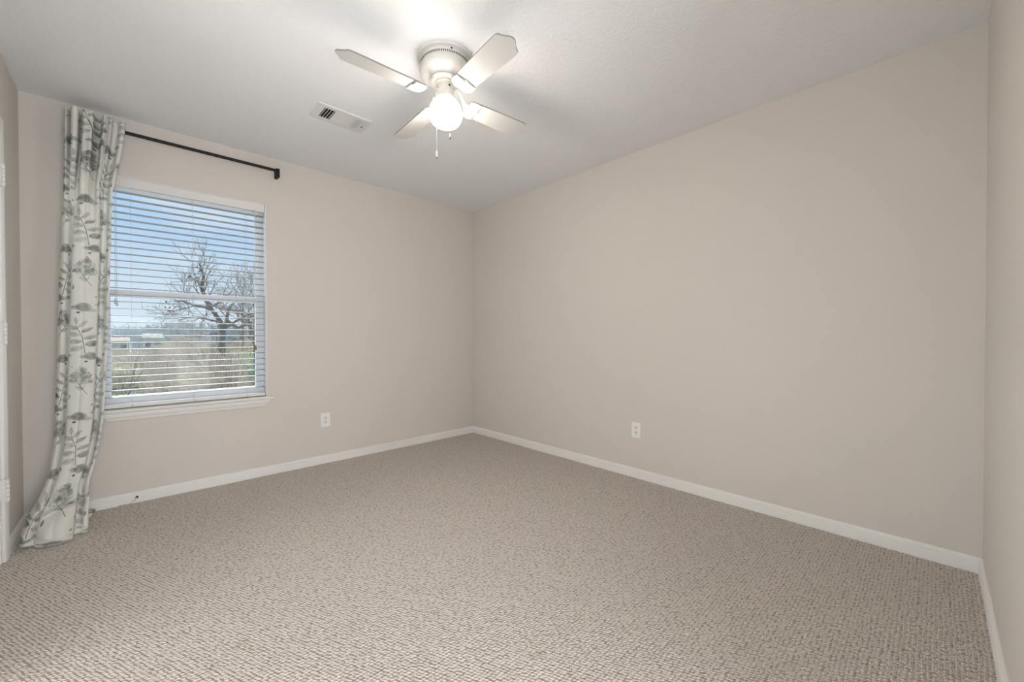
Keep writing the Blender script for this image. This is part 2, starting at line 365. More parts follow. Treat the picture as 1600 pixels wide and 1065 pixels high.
tt = np.linspace(0, 1, NV)                      # fabric coordinate downwards
ztop = 2.362
zz = ztop-(ztop+.06)*tt                          # runs past the floor: those rows are laid out on it
w01 = lambda v: np.clip(v, 0, 1)
sm = lambda v: w01(v)**2*(3-2*w01(v))
V = np.zeros((NV, NU, 3))
uu = np.linspace(0, 1, NU)
for j, z in enumerate(zz):
    bl_ = sm((2.28-z)/.75)                        # pinched heading melts into broad folds
    prof_ = ct*(1-bl_)+cl*bl_
    zc = max(z, .0)
    xl, xr = interp(zc, ZL), interp(zc, ZR)
    low = w01((.62-z)/.60)
    yc = -.11-.26*low**1.6-.02*bl_*(1-low)
    w_, d_ = prof_[:, 0], prof_[:, 1]*np.where(prof_[:, 1] > 0, 1+.8*(1-bl_), 1+.25*(1-bl_))
    amp = 1-.35*sm((.45-z)/.4)
    X = xl+(xr-xl)*w_
    Y = yc-d_*amp
    # skirt pushed forward towards its middle, thrown folds near the floor
    f_ = sm((.42-z)/.42)
    Y -= f_*.055*np.sin(PI*np.clip(w_, 0, 1))**.8
    dz = np.zeros(NU)
    g = math.exp(-((z-.13)/.10)**2)
    Y -= g*(.026*np.sin(7.0*w_+9*(z-.1)+.4)+.014*np.sin(15*w_-14*z+1.0))
    g2 = math.exp(-((z-.05)/.06)**2)
    Y -= g2*(.026*np.sin(9*w_+2.4)+.010*np.sin(21*w_+.5))
    brk = sm((.34-z)/.1)
    Y -= brk*(.060*np.exp(-((z-.17-.05*w_)/.04)**2)-.035*np.exp(-((z-.105-.06*w_)/.025)**2))
    # a few long soft creases higher up
    Y -= .004*bl_*np.sin(9*w_+3.1*z)*np.sin(2.2*z)
    zz_ = np.full(NU, max(z, 0.0))
    if z > 2.33: zz_ += .004*np.sin(37*uu+1)*w01((z-2.33)/.03)
    if z < .035:                                   # hem rolls over and lies on the carpet
        q = w01((.035-z)/.095); a = q*PI*.85
        zz_ = .004+.031*(1+math.cos(a))/2+.004*np.sin(19*w_+.5)*(1-q)*0
        Y = Y-.012*math.sin(a)*np.ones(NU)+.012*w01(q-.5)
        zz_ = np.full(NU, zz_) if np.isscalar(zz_) else zz_
    V[j, :, 0] = X; V[j, :, 1] = Y; V[j, :, 2] = zz_
V[:, :, 0] = np.maximum(V[:, :, 0], -W+.018)
V[:, :, 1] = np.minimum(V[:, :, 1], -.045)
# the print, drawn in cloth coordinates (s across, t down; metres)
seg = np.hypot(np.diff(cl[:, 0])*.20, np.diff(cl[:, 1])); sarc = np.concatenate([[0], np.cumsum(seg)])
tdown = (tt)*(ztop+.06)*1.06
SS, TT = np.meshgrid(sarc, tdown)
base = np.array([.90, .885, .835])
img = np.tile(base, (NV, NU, 1))
rng = np.random.RandomState(7)
def vnoise(sc, seed):
    r = np.random.RandomState(seed); g = r.rand(160, 60)
    a = TT/sc; b = SS/sc; i = np.clip(a.astype(int), 0, 158); j = np.clip(b.astype(int), 0, 58); fa, fb = sm(a-i), sm(b-j)
    return g[i, j]*(1-fa)*(1-fb)+g[i+1, j]*fa*(1-fb)+g[i, j+1]*(1-fa)*fb+g[i+1, j+1]*fa*fb
WN = vnoise(.016, 1)*.6+vnoise(.017, 2)*.4
G_L, G_M, G_D, G_K = np.array([.46, .50, .45]), np.array([.22, .26, .225]), np.array([.085, .11, .095]), np.array([.022, .03, .026])
def paint(mask, colr, alpha):
    global img
    a = (mask*alpha)[..., None]; img = img*(1-a)+colr*a
def window(s, t, r):
    return slice(max(0, np.searchsorted(tdown, t-r)), np.searchsorted(tdown, t+r)), slice(max(0, np.searchsorted(sarc, s-r)), max(1, np.searchsorted(sarc, s+r)))
def leaf(s, t, ang, ln, wd, colr=G_M, al=.75, vein=True, outline=.35):
    """base at (s,t); ang measured from +s towards -t (up)"""
    A, B = window(s, t, ln*1.15)
    s_, t_ = SS[A, B]-s, TT[A, B]-t
    if s_.size == 0: return
    c, q = math.cos(ang), math.sin(ang); a = s_*c-t_*q; b = s_*q+t_*c
    x_ = np.clip(a/ln, 0, 1); half = wd*.5*np.sin(PI*x_**.85)**.75
    sd = np.where((a > 0) & (a < ln), half-np.abs(b), -1)
    e_ = .0012; m = w01(sd/e_+.5)
    tone = .50+.9*(WN[A, B]-.4)+.35*(b/wd)
    blk = img[A, B]
    al_ = (m*al*np.clip(tone, .25, 1.05))[..., None]; blk = blk*(1-al_)+colr*al_
    rim = m*np.exp(-(np.clip(sd, 0, 1)/.0016)**2)*outline; blk = blk*(1-rim[..., None])+G_D*rim[..., None]
    if vein:
        vn = np.exp(-(b/.0011)**2)*((a > 0) & (a < ln*.8))*.6*m; blk = blk*(1-vn[..., None])+G_D*vn[..., None]
    img[A, B] = blk
def stroke(pts, wd=.0018, colr=G_K, al=.9):
    for (s0, t0), (s1, t1) in zip(pts, pts[1:]):
        r = max(abs(s1-s0), abs(t1-t0))/2+.01; A, B = window((s0+s1)/2, (t0+t1)/2, r)
        s_, t_ = SS[A, B], TT[A, B]; dx, dy = s1-s0, t1-t0; L2 = dx*dx+dy*dy+1e-12
        h = np.clip(((s_-s0)*dx+(t_-t0)*dy)/L2, 0, 1); dd = np.hypot(s_-s0-h*dx, t_-t0-h*dy)
        m = (w01((wd-dd)/.0012)*al)[..., None]; img[A, B] = img[A, B]*(1-m)+colr*m
def blob(s, t, r, colr=G_M, al=.6, ecc=1.0):
    A, B = window(s, t, r*1.5); s_, t_ = SS[A, B]-s, TT[A, B]-t
    if s_.size == 0: return
    rr_ = np.hypot(s_*ecc, t_)*(1+.35*(WN[A, B]-.5)); m = (w01((r-rr_)/.002)*al*np.clip(.45+WN[A, B], .4, 1.1))[..., None]
    img[A, B] = img[A, B]*(1-m)+colr*m
def sprig(s, t, fl=1, sc=1.0):
    st = [(s-.028*fl*sc, t-.085*sc), (s-.016*fl*sc, t-.050*sc), (s-.002*fl*sc, t-.012*sc), (s+.007*fl*sc, t+.035*sc), (s+.013*fl*sc, t+.085*sc)]
    for i, (p, an, ln, wd, cc, al) in enumerate([(0, 95, .045, .018, G_L, .7), (.12, 50, .055, .020, G_M, .6), (.2, 150, .050, .026, G_M, .75), (.32, 32, .060, .020, G_M, .8), (.42, 168, .058, .030, G_L, .8), (.55, 18, .062, .024, G_M, .8), (.62, 186, .060, .030, G_M, .7), (.74, 12, .066, .036, G_D, .95), (.80, 200, .062, .030, G_L, .85)]):
        x_ = p*4; i0 = min(3, int(x_)); f = x_-i0; b0 = (st[i0][0]*(1-f)+st[i0+1][0]*f, st[i0][1]*(1-f)+st[i0+1][1]*f)
        a_ = math.radians(an if fl > 0 else 180-an); leaf(b0[0]+.006*math.cos(a_), b0[1]-.006*math.sin(a_), a_, ln*sc, wd*sc, cc, al)
        stroke([b0, (b0[0]+.022*sc*math.cos(a_), b0[1]-.022*sc*math.sin(a_))], .0010, G_D, .7)
    stroke(st, .0019)
def bloom(s, t, fl=1, sc=1.0):
    r = np.random.RandomState(int(abs(s*1000+t*100)))
    for dx, dy, rr_ in [(0, -.05, .024), (-.022, -.028, .022), (.022, -.026, .022), (.002, -.010, .024), (-.030, .0, .018), (.030, .004, .022), (.012, -.062, .016)]:
        blob(s+dx*fl*sc, t+dy*sc, rr_*sc, G_M if r.rand() < .5 else G_L, .42, .85)
        a_ = r.rand()*6.3; leaf(s+dx*fl*sc, t+dy*sc, a_, .028*sc, .017*sc, G_M, .7, True, .8)
    st = [(s-.02*fl*sc, t+.0), (s-.004*fl*sc, t+.03*sc), (s+.012*fl*sc, t+.058*sc), (s+.030*fl*sc, t+.088*sc)]
    leaf(st[1][0], st[1][1], math.radians(60 if fl > 0 else 120), .045*sc, .022*sc, G_L, .85, True, .6)
    leaf(st[2][0], st[2][1], math.radians(150 if fl > 0 else 30), .040*sc, .022*sc, G_L, .9, True, .5)
    stroke(st, .0016); stroke([st[1], (s-.03*fl*sc, t+.012*sc)], .0012); stroke([st[2], (s+.026*fl*sc, t+.012*sc)], .0012)
    for _ in range(7):
        q = (s+r.uniform(-.045, .045)*sc, t+r.uniform(-.085, .01)*sc); stroke([q, (q[0]+r.uniform(-.004, .004), q[1]+.006)], .0021, G_D)
def rose(s, t, fl=1, sc=1.0):
    leaf(s-.012*fl*sc, t+.004, math.radians(178 if fl > 0 else 2), .045*sc, .026*sc, G_M, .8)
    leaf(s+.010*fl*sc, t+.012*sc, math.radians(-8 if fl > 0 else 188), .050*sc, .026*sc, G_L, .8)
    blob(s, t, .028*sc, G_M, .58, .85); blob(s, t-.002, .018*sc, G_D, .38, .8)
    for rr_ in (.024, .016, .009):
        th = np.linspace(rr_*300, rr_*300+4.6, 10); stroke([(s+rr_*sc*1.1*math.cos(a), t+rr_*sc*.9*math.sin(a)) for a in th], .0012, G_D, .65)
    blob(s-.02*fl, t+.032, .007*sc, G_K, .8, .7)
sc_mid = float(np.interp(.50*23/24*1.0, np.linspace(0, 1, NU), sarc))   # middle of the broad front panel
PER = .66
for col_, (ds, dt, fl) in enumerate([(0, 0, 1), (.135, .33, -1), (-.135, .31, -1), (-.26, .05, 1), (.255, .0, 1)]):
    for r_ in range(-3, 4):
        t0 = (ztop-1.049)*1.06+r_*PER+dt; s0 = sc_mid+ds
        sprig(s0, t0, fl); rose(s0+.038*fl, t0+.102, fl, .9); leaf(s0-.045*fl, t0+.098, math.radians(175), .040, .022, G_M, .8)
        bloom(s0-.002, t0+.245, fl); rose(s0-.002, t0+.465, fl, 1.0)
        leaf(s0-.05*fl, t0+.36, math.radians(80), .03, .012, G_D, .8); blob(s0+.05*fl, t0+.40, .006, G_D, .6)
cur = thing('curtain', 'long white curtain printed with grey-green eucalyptus leaves, puddling on the carpet', 'curtain', (-2.95, -.13, 0))
co = Vector(cur.location)
def grid_mesh(name, V, img, parent, m):
    nv, nu = V.shape[:2]; me = bpy.data.meshes.new(name)
    idx = np.arange(nv*nu).reshape(nv, nu)
    F = np.stack([idx[:-1, :-1], idx[1:, :-1], idx[1:, 1:], idx[:-1, 1:]], -1).reshape(-1, 4)
    me.vertices.add(nv*nu); me.vertices.foreach_set('co', (V.reshape(-1, 3)-np.array(co)).ravel())
    me.loops.add(F.size); me.loops.foreach_set('vertex_index', F.ravel().astype(np.int32))
    me.polygons.add(len(F)); me.polygons.foreach_set('loop_start', np.arange(0, F.size, 4, dtype=np.int32))
    try: me.polygons.foreach_set('loop_total', np.full(len(F), 4, dtype=np.int32))
    except Exception: pass
    me.update(calc_edges=True); me.validate()
    ca = me.color_attributes.new('print', 'FLOAT_COLOR', 'POINT')
    ca.data.foreach_set('color', np.concatenate([img.reshape(-1, 3), np.ones((nv*nu, 1))], 1).ravel().astype(np.float32))
    me.polygons.foreach_set('use_smooth', np.ones(len(F), dtype=bool))
    return link(name, me, m, parent)
M_curt = bpy.data.materials.new('printed_curtain_cotton'); M_curt.use_nodes = True
n, k = M_curt.node_tree.nodes, M_curt.node_tree.links; n.clear()
o_ = n.new('ShaderNodeOutputMaterial'); at = n.new('ShaderNodeAttribute'); at.attribute_name = 'print'
d_ = n.new('ShaderNodeBsdfDiffuse'); tr = n.new('ShaderNodeBsdfTranslucent'); x_ = n.new('ShaderNodeMixShader'); x_.inputs[0].default_value = .22
k.new(at.outputs['Color'], d_.inputs[0]); k.new(at.outputs['Color'], tr.inputs[0]); k.new(d_.outputs[0], x_.inputs[1]); k.new(tr.outputs[0], x_.inputs[2]); k.new(x_.outputs[0], o_.inputs[0])
t_ = n.new('ShaderNodeTexCoord'); w_ = n.new('ShaderNodeTexNoise'); w_.inputs['Scale'].default_value = 30; w_.inputs['Detail'].default_value = 3
k.new(t_.outputs['Object'], w_.inputs[0]); bp = n.new('ShaderNodeBump'); bp.inputs['Strength'].default_value = .25; bp.inputs['Distance'].default_value = .01
k.new(w_.outputs[0], bp.inputs['Height']); k.new(bp.outputs[0], d_.inputs['Normal'])
grid_mesh('fabric_panel', V, img, cur, M_curt)
# curled corner of the hem that trails behind the panel by the baseboard
nv_, nu_ = 14, 60; Vt = np.zeros((nv_, nu_, 3)); imt = np.zeros((nv_, nu_, 3))
for i in range(nu_):
    q = i/(nu_-1); a = -.3+q*3.3
    px, py = -2.950+.034*math.sin(a)+.0*q, -.13+.055*(1-math.cos(a))-.02*q
    for j in range(nv_):
        hh = j/(nv_-1); Vt[j, i] = (px-.006*hh, min(py, -.022), .003+.030*(1-hh)*(1-.3*q)+.002*math.sin(a*5))
        wn = .5+.5*math.sin(q*17+hh*2); imt[j, i] = base*(1-.6*wn)+G_M*.6*wn
        if j < 2: imt[j, i] = G_D
grid_mesh('hem_corner', Vt, imt, cur, M_curt)
# back tabs that carry the heading on the rod
for x_ in (-2.99, -2.93, -2.87, -2.81):
    bm = bmesh.new()
    for r0, r1 in ((.0125, .0140),):
        A = []
        for i in range(15):
            a = PI*1.5-PI*i/14*1.0-PI/2*0
            A.append(Vector((0, RY+.0135*math.cos(a+PI/2), 2.335+.0135*math.sin(a+PI/2))))
        pts = [Vector((0, RY-.03, 2.355))]+[Vector((0, RY+.013*math.sin(q), 2.335+.013*math.cos(q))) for q in [i*PI/10 for i in range(11)]]+[Vector((0, RY-.03, 2.30))]
        for p, q in zip(pts, pts[1:]):
            f = [bm.verts.new(Vector((x_-.01, p.y, p.z))-co), bm.verts.new(Vector((x_+.01, p.y, p.z))-co), bm.verts.new(Vector((x_+.01, q.y, q.z))-co), bm.verts.new(Vector((x_-.01, q.y, q.z))-co)]
            bm.faces.new(f)
    bmesh.ops.remove_doubles(bm, verts=bm.verts[:], dist=1e-5)
    obj('back_tab', bm, mat('white_tab_cotton', (.78, .77, .73), .9), cur)

# ------------------------------------------------------------------ door in the left wall
door = bpy.data.objects.new('door_1', None); COL.objects.link(door); door.location = (-W, (DY0+DY1)/2, 0); struct(door)
do = Vector(door.location)
def P3(x, y, z): return Vector((x, y, z))-do
bm = bmesh.new()
cprof = [(0, 0), (0, .010), (.004, .013), (.016, .014), (.030, .0165), (.040, .0175), (.050, .0165), (.057, .012), (.057, 0)]   # (across, out)
def cas_side(yin, sgn):
    # mitred at the head
    prism(bm, cprof, lambda a, b: P3(-W+b, yin+sgn*a, 0), lambda a, b: P3(-W+b, yin+sgn*a, DZ-.003+a))
cas_side(DY0+.005, 1); cas_side(DY1-.005, -1)
prism(bm, cprof, lambda a, b: P3(-W+b, DY0+.005+a, DZ-.003+a), lambda a, b: P3(-W+b, DY1-.005-a, DZ-.003+a))
obj('door_casing', bm, M_trim, door, 'auto')
bm = bmesh.new()
box(bm, P3(-W-T, DY0, 0), P3(-W, DY0-.014, DZ)); box(bm, P3(-W-T, DY1, 0), P3(-W, DY1+.014, DZ)); box(bm, P3(-W-T, DY0-.014, DZ-.016), P3(-W, DY1+.014, DZ))
box(bm, P3(-W-.06, DY0-.014, 0), P3(-W-.045, DY0-.026, DZ-.016)); box(bm, P3(-W-.06, DY1+.014, 0), P3(-W-.045, DY1+.026, DZ-.016))
obj('door_jamb', bm, M_trim, door)
bm = bmesh.new(); ya, yb = DY0-.017, DY1+.017
box(bm, P3(-W-.040, ya, .015), P3(-W-.006, yb, DZ-.019), .001)
for (z0, z1) in ((.22, .62), (.74, 1.30), (1.42, 1.88)):
    for s0, s1 in ((ya-.11, (ya+yb)/2+.05), ((ya+yb)/2-.05, yb+.11)):
        box(bm, P3(-W-.0065, s0, z0), P3(-W-.002, s1, z1), .002)
dp = obj('door_panel', bm, M_trim, door)
bm = bmesh.new(); lathe(bm, [(.030, 0), (.030, .006), (.012, .010), (.011, .035), (.024, .045), (.028, .058), (.022, .070), (.004, .074)], 24, M=Matrix.Translation(P3(-W-.006, yb+.07, .93)) @ Matrix.Rotation(PI/2, 4, 'Y'))
obj('door_knob', bm, mat('brushed_nickel', (.5, .48, .45), .35, 1), dp, 'auto')
for zc in (1.815, 1.080, .345):
    bm = bmesh.new()
    for q in range(5):
        z0 = zc-.05+q*.02; lathe(bm, [(.0055, z0+.0006), (.0075, z0+.0016), (.0075, z0+.0184), (.0055, z0+.0194)], 14, M=Matrix.Translation(P3(-W+.0225, DY0-.017, 0)))
    lathe(bm, [(.0045, zc-.056), (.006, zc-.052), (.004, zc-.05)], 12, M=Matrix.Translation(P3(-W+.0225, DY0-.017, 0)))
    lathe(bm, [(.004, zc+.05), (.006, zc+.052), (.0045, zc+.056)], 12, M=Matrix.Translation(P3(-W+.0225, DY0-.017, 0)))
    box(bm, P3(-W-.004, DY0-.012, zc-.05), P3(-W+.020, DY0-.0145, zc+.05)); box(bm, P3(-W-.006, DY0-.0190, zc-.05), P3(-W+.020, DY0-.0215, zc+.05))
    obj('hinge', bm, M_white, door, 'auto')

# ------------------------------------------------------------------ ceiling fan
FX, FY = -1.6, -1.84
fan = thing('ceiling_fan', 'white four-blade flush-mount ceiling fan with a lit opal globe', 'ceiling fan', (FX, FY, H))
fo = Vector((0, 0, H))       # parts are built about the fan axis, z relative to the ceiling
def fz(prof): return [(r, z-H) for r, z in prof]
bm = bmesh.new(); lathe(bm, fz([(.137, H), (.137, 2.434), (.134, 2.430), (.118, 2.428)]), 64); obj('ceiling_plate', bm, M_fan, fan, 'auto')
hp = [(.116, 2.430), (.1165, 2.424), (.1155, 2.4225), (.1170, 2.4215), (.1175, 2.400), (.1190, 2.396), (.1235, 2.390), (.1265, 2.382), (.1270, 2.374), (.1250, 2.366), (.119, 2.357), (.108, 2.351), (.095, 2.348), (.083, 2.345), (.078, 2.342), (.076, 2.336), (.03, 2.336)]
bm = bmesh.new(); lathe(bm, fz(hp), 72); mh = obj('motor_housing', bm, M_fan, fan, 'auto')
bm = bmesh.new()
for i in range(84):
    a = 2*PI*i/84; Mx = Matrix.Rotation(a, 4, 'Z')
    r = bmesh.ops.create_cube(bm, size=1, matrix=Mx @ Matrix.Translation((.1172, 0, 2.4085-H)) @ Matrix.Diagonal((.0016, .0040, .0105, 1)))
vs = obj('vent_slots', bm, M_slot, mh); vs['label'] = 'ring of dark cooling slots'
for i, (a, w_) in enumerate(((-110, .007), (-102, .005))):
    bm = bmesh.new(); lathe(bm, [(w_*.6, 0), (w_*.6, .002), (w_*.3, .0032)], 12, M=Matrix.Rotation(math.radians(a), 4, 'Z') @ Matrix.Translation((.1162, 0, 2.4265-H-.003)) @ Matrix.Rotation(PI/2, 4, 'Y'))
    obj('screw', bm, M_slot if i == 0 else M_fan, mh)
bm = bmesh.new(); lathe(bm, fz([(.03, 2.338), (.070, 2.337), (.0765, 2.333), (.0770, 2.327), (.072, 2.322), (.060, 2.320), (.058, 2.324), (.03, 2.324)]), 56); obj('flywheel', bm, M_fan, fan, 'auto')
bm = bmesh.new(); lathe(bm, fz([(.03, 2.326), (.046, 2.324), (.0475, 2.318), (.041, 2.314), (.0405, 2.268), (.042, 2.262), (.050, 2.250), (.054, 2.243), (.054, 2.236), (.044, 2.235)]), 48); sh = obj('switch_housing', bm, M_fan, fan, 'auto')
for a in (-118, 20, 150):
    bm = bmesh.new(); lathe(bm, [(.003, 0), (.003, .004), (.006, .0045), (.006, .009), (.002, .010)], 12, M=Matrix.Rotation(math.radians(a), 4, 'Z') @ Matrix.Translation((.052, 0, 2.2425-H)) @ Matrix.Rotation(PI/2, 4, 'Y')); obj('thumb_screw', bm, M_fan, sh)
bm = bmesh.new(); lathe(bm, [(.0042, 0), (.0042, .004), (.0025, .005)], 14, M=Matrix.Rotation(math.radians(-98), 4, 'Z') @ Matrix.Translation((.0395, 0, 2.296-H)) @ Matrix.Rotation(PI/2, 4, 'Y')); o_ = obj('chain_outlet', bm, M_slot, sh)
# globe: squarish schoolhouse shape
bm = bmesh.new(); gp = [(.043, 2.243), (.046, 2.238), (.052, 2.232)]
for i in range(0, 19):
    a = math.radians(58-148*i/18); c_, s_ = math.cos(a), math.sin(a)
    r = .0805*abs(c_)**.66; z = 2.174+.064*(1 if s_ > 0 else -1)*abs(s_)**.85
    if i == 18: r = .004
    gp.append((max(r, .004), z))
lathe(bm, fz(gp), 48); gl = obj('globe', bm, M_globe, fan, True); gl['label'] = 'glowing white opal glass globe'
# pull chains
for (dx, dy, z0, z1, dark) in ((-.030, -.030, 2.262, 1.945, 0), (.0325, -.026, 2.29, 2.022, 1)):
    bm = bmesh.new(); k_ = 1.0
    ln = [Vector((dx, dy, z0-H)), Vector((dx*2.05, dy*2.05, z0-.045-H)), Vector((dx*2.15, dy*2.15, z0-.10-H)), Vector((dx*2.15, dy*2.15, z1-H))]
    if not dark: ln = [Vector((-.036, -.018, 2.30-H)), Vector((-.0700, -.0340, 2.252-H)), Vector((-.0780, -.0380, 2.20-H)), Vector((-.0780, -.0380, z1-H))]
    if dark: ln = [Vector((-.014, -.038, 2.296-H)), Vector((-.026, -.070, 2.262-H)), Vector((-.030, -.080, 2.20-H)), Vector((-.030, -.080, z1-H))]
    tube(bm, ln, .0008, 6); pc = obj('pull_chain', bm, M_fan, fan)
    e_ = ln[-1]; bm = bmesh.new()
    lathe(bm, [(.0012, .006), (.0030, .001), (.0042, -.008), (.0055, -.017), (.0050, -.022), (.001, -.0225)] if not dark else [(.0010, .014), (.0035, .006), (.0040, -.001), (.001, -.0015)], 16, M=Matrix.Translation(e_)); pd = obj('pendant', bm, M_fan, pc, True)
    bm = bmesh.new(); zt = -.022 if not dark else -.002
    lathe(bm, [(.002, zt+.001), (.0045, zt-.002), (.0050, zt-.006), (.003, zt-.0095), (.0008, zt-.010)] if dark else [(.002, zt), (.004, zt-.002), (.003, zt-.006), (.0008, zt-.0065)], 14, M=Matrix.Translation(e_)); tp = obj('chain_tip', bm, mat('grey_metal_tip', (.22, .21, .20), .4, .5), pc, True); tp['label'] = 'grey metal tip'
# blades
BZ = 2.25-H
half = [(.125, .030), (.129, .045), (.140, .0505), (.20, .0525), (.30, .0555), (.40, .0590), (.470, .0600), (.482, .0592), (.490, .0560), (.494, .0500), (.499, .0400), (.507, .0290), (.517, .0190), (.524, .0090), (.5255, .0)]
outline = [(r, w) for r, w in half]+[(r, -w) for r, w in reversed(half[:-1])]
irn = [(.064, .0085), (.080, .0085), (.098, .0095), (.112, .013), (.122, .026), (.131, .045), (.150, .0555), (.172, .0545), (.186, .0500), (.180, .0455), (.168, .040), (.160, .030), (.158, .018), (.168, .010), (.190, .0075), (.197, .0)]
irn = irn+[(r, -w) for r, w in reversed(irn[:-1])]
def iron_z(r): 
    f = sm(np.array((r-.066)/.058)); return float((2.325-H)*(1-f)+(BZ-.0045)*f)
bl0 = None
for b_ in range(4):
    th = math.radians(-3.5+90*b_)
    bm = bmesh.new()
    tl = math.radians(12.5)
    def bp_(r, w, dz): return Vector((r, w*math.cos(tl)-dz*math.sin(tl)*-1, BZ-w*math.sin(tl)+dz*math.cos(tl)))
    top = [bm.verts.new(bp_(r, w, .0030)) for r, w in outline]; bot = [bm.verts.new(bp_(r, w, -.0030)) for r, w in outline]
    nn = len(top)
    ft = bm.faces.new(top); fb = bm.faces.new(bot)
    for i in range(nn):
        f = bm.faces.new((top[i], top[(i+1) % nn], bot[(i+1) % nn], bot[i])); f.material_index = 1
    bla = obj('blade', bm, M_blade, fan); bla.data.materials.append(M_edge); bla.rotation_euler.z = th
    bm = bmesh.new()
    def ip_(r, w, dz):
        f = float(sm(np.array((r-.085)/.05))); t2 = tl*f
        return Vector((r, w*math.cos(t2), iron_z(r)-w*math.sin(t2)+dz))
    # triangulated bracket: strip between the two halves of the outline
    hi = irn[:16]
    def side(dz): return [[bm.verts.new(ip_(r, w*q, dz)) for q in (1, .5, 0, -.5, -1)] for r, w in hi[:-1]]
    Atop, Abot = side(0.0), side(-.0042)
    for G in (Atop, Abot):
        for p, q in zip(G, G[1:]):
            for i in range(4): bm.faces.new((p[i], p[i+1], q[i+1], q[i]))
    for c_ in (0, 4):
        for (p, q), (p2, q2) in zip(zip(Atop, Atop[1:]), zip(Abot, Abot[1:])): bm.faces.new((p[c_], q[c_], q2[c_], p2[c_]))
    for G in (0, -1):
        for i in range(4): bm.faces.new((Atop[G][i], Atop[G][i+1], Abot[G][i+1], Abot[G][i]))
    ir = obj('blade_iron', bm, M_fan, bla, 'auto')
    for r, w in ((.150, .038), (.150, -.038), (.178, 0)):
        bm = bmesh.new(); v = ip_(r, w, -.0042); lathe(bm, [(.0052, 0), (.0045, -.0022), (.001, -.003)], 12, M=Matrix.Translation(v))
        obj('screw', bm, M_fan, bla, 'auto')

# ------------------------------------------------------------------ ceiling vent
vt = thing('ceiling_vent', 'white three-way air register on the ceiling between fan and window', 'vent', (-1.78, -.945, H))
vo = Vector(vt.location)
def vbox(bm, a, b, bev=0): box(bm, Vector(a)-vo, Vector(b)-vo, bev)
vx0, vx1, vy0, vy1 = -1.942, -1.618, -1.040, -.850
ix0, ix1, iy0, iy1 = -1.898, -1.662, -1.008, -.880
bm = bmesh.new()
for a, b in (((vx0, vy0), (vx1, iy0)), ((vx0, iy1), (vx1, vy1)), ((vx0, iy0), (ix0, iy1)), ((ix1, iy0), (vx1, iy1))):
    vbox(bm, (a[0], a[1], H-.007), (b[0], b[1], H))
sa, sb = -1.832, -1.722
for x_ in (sa, sb): vbox(bm, (x_-.002, iy0, H-.0075), (x_+.002, iy1, H-.001))
obj('register_frame', bm, M_white, vt)
bm = bmesh.new(); vbox(bm, (ix0, iy0, H-.0006), (ix1, iy1, H-.0001)); o_ = obj('duct_shade_sheet', bm, M_dark, vt); o_['label'] = 'dark sheet in place of the shaded duct'  # flat dark sheet on the ceiling, painted as the shade inside the duct
def louvre(x0, x1, y0, y1, along, cnt, ang, depth, th=.001):
    bm = bmesh.new()
    for i in range(cnt):
        f = (i+.5)/cnt
        if along == 'y': c_ = Vector((x0+(x1-x0)*f, (y0+y1)/2, H-.0050)); Mx = Matrix.Translation(c_-vo) @ Matrix.Rotation(ang, 4, 'Y') @ Matrix.Diagonal((depth, y1-y0, th, 1))
        else: c_ = Vector(((x0+x1)/2, y0+(y1-y0)*f, H-.0050)); Mx = Matrix.Translation(c_-vo) @ Matrix.Rotation(ang, 4, 'X') @ Matrix.Diagonal((x1-x0, depth, .0010, 1))
        bmesh.ops.create_cube(bm, size=1, matrix=Mx)
    return obj('louvres', bm, M_white, vt)
louvre(ix0, sa-.002, iy0, iy1, 'y', 4, math.radians(90), .0030, .0020)
louvre(sa+.002, sb-.002, iy0, iy1, 'x', 11, math.radians(-14), .0074)
louvre(sb+.002, ix1, iy0, iy1, 'y', 4, math.radians(-10), .0138)
bm = bmesh.new(); vbox(bm, (-1.652, -.948, H-.014), (-1.648, -.938, H-.006), .001); o_ = obj('damper_lever', bm, M_slot, vt)

# ------------------------------------------------------------------ outlets
def outlet(label, loc, rz):
    t_ = thing('wall_outlet', label, 'outlet', loc, 'duplex wall outlets'); t_.rotation_euler.z = rz
    bm = bmesh.new(); box(bm, (-.0385, -.0055, -.0585), (.0385, 0, .0585), .0025); pl = obj('cover_plate', bm, M_plate, t_)
    for s_ in (1, -1):
        zc = s_*.0195
        bm = bmesh.new(); pts = []
        for i in range(28):
            a = 2*PI*i/28; x_, z_ = .0172*math.cos(a), .0172*math.sin(a); z_ = max(-.0145, min(.0145, z_)); pts.append((x_, z_+zc))
        prism(bm, pts, lambda x_, z_: Vector((x_, -.0050, z_)), lambda x_, z_: Vector((x_, -.0072, z_))); rc_ = obj('receptacle', bm, M_plate, t_)
        bm = bmesh.new()
        for x_, h_ in ((-.0068, .0052), (.0068, .0045)): box(bm, (x_-.0019, -.0076, zc+.0035-h_), (x_+.0019, -.0070, zc+.0035+h_))
        lathe(bm, [(.0034, 0), (.0034, .0006)], 12, M=Matrix.Translation((0, -.0070, zc-.0085)) @ Matrix.Rotation(PI/2, 4, 'X'))
        obj('slots', bm, M_slot, rc_)
    bm = bmesh.new(); lathe(bm, [(.0032, 0), (.0030, .0012), (.001, .0016)], 12, M=Matrix.Translation((0, -.0055, 0)) @ Matrix.Rotation(PI/2, 4, 'X')); obj('screw', bm, M_plate, t_)
outlet('white duplex outlet on the window wall, right of the window', (-1.574, 0, .364), 0)
outlet('white duplex outlet on the long bare right wall', (0, -1.988, .358), -PI/2)

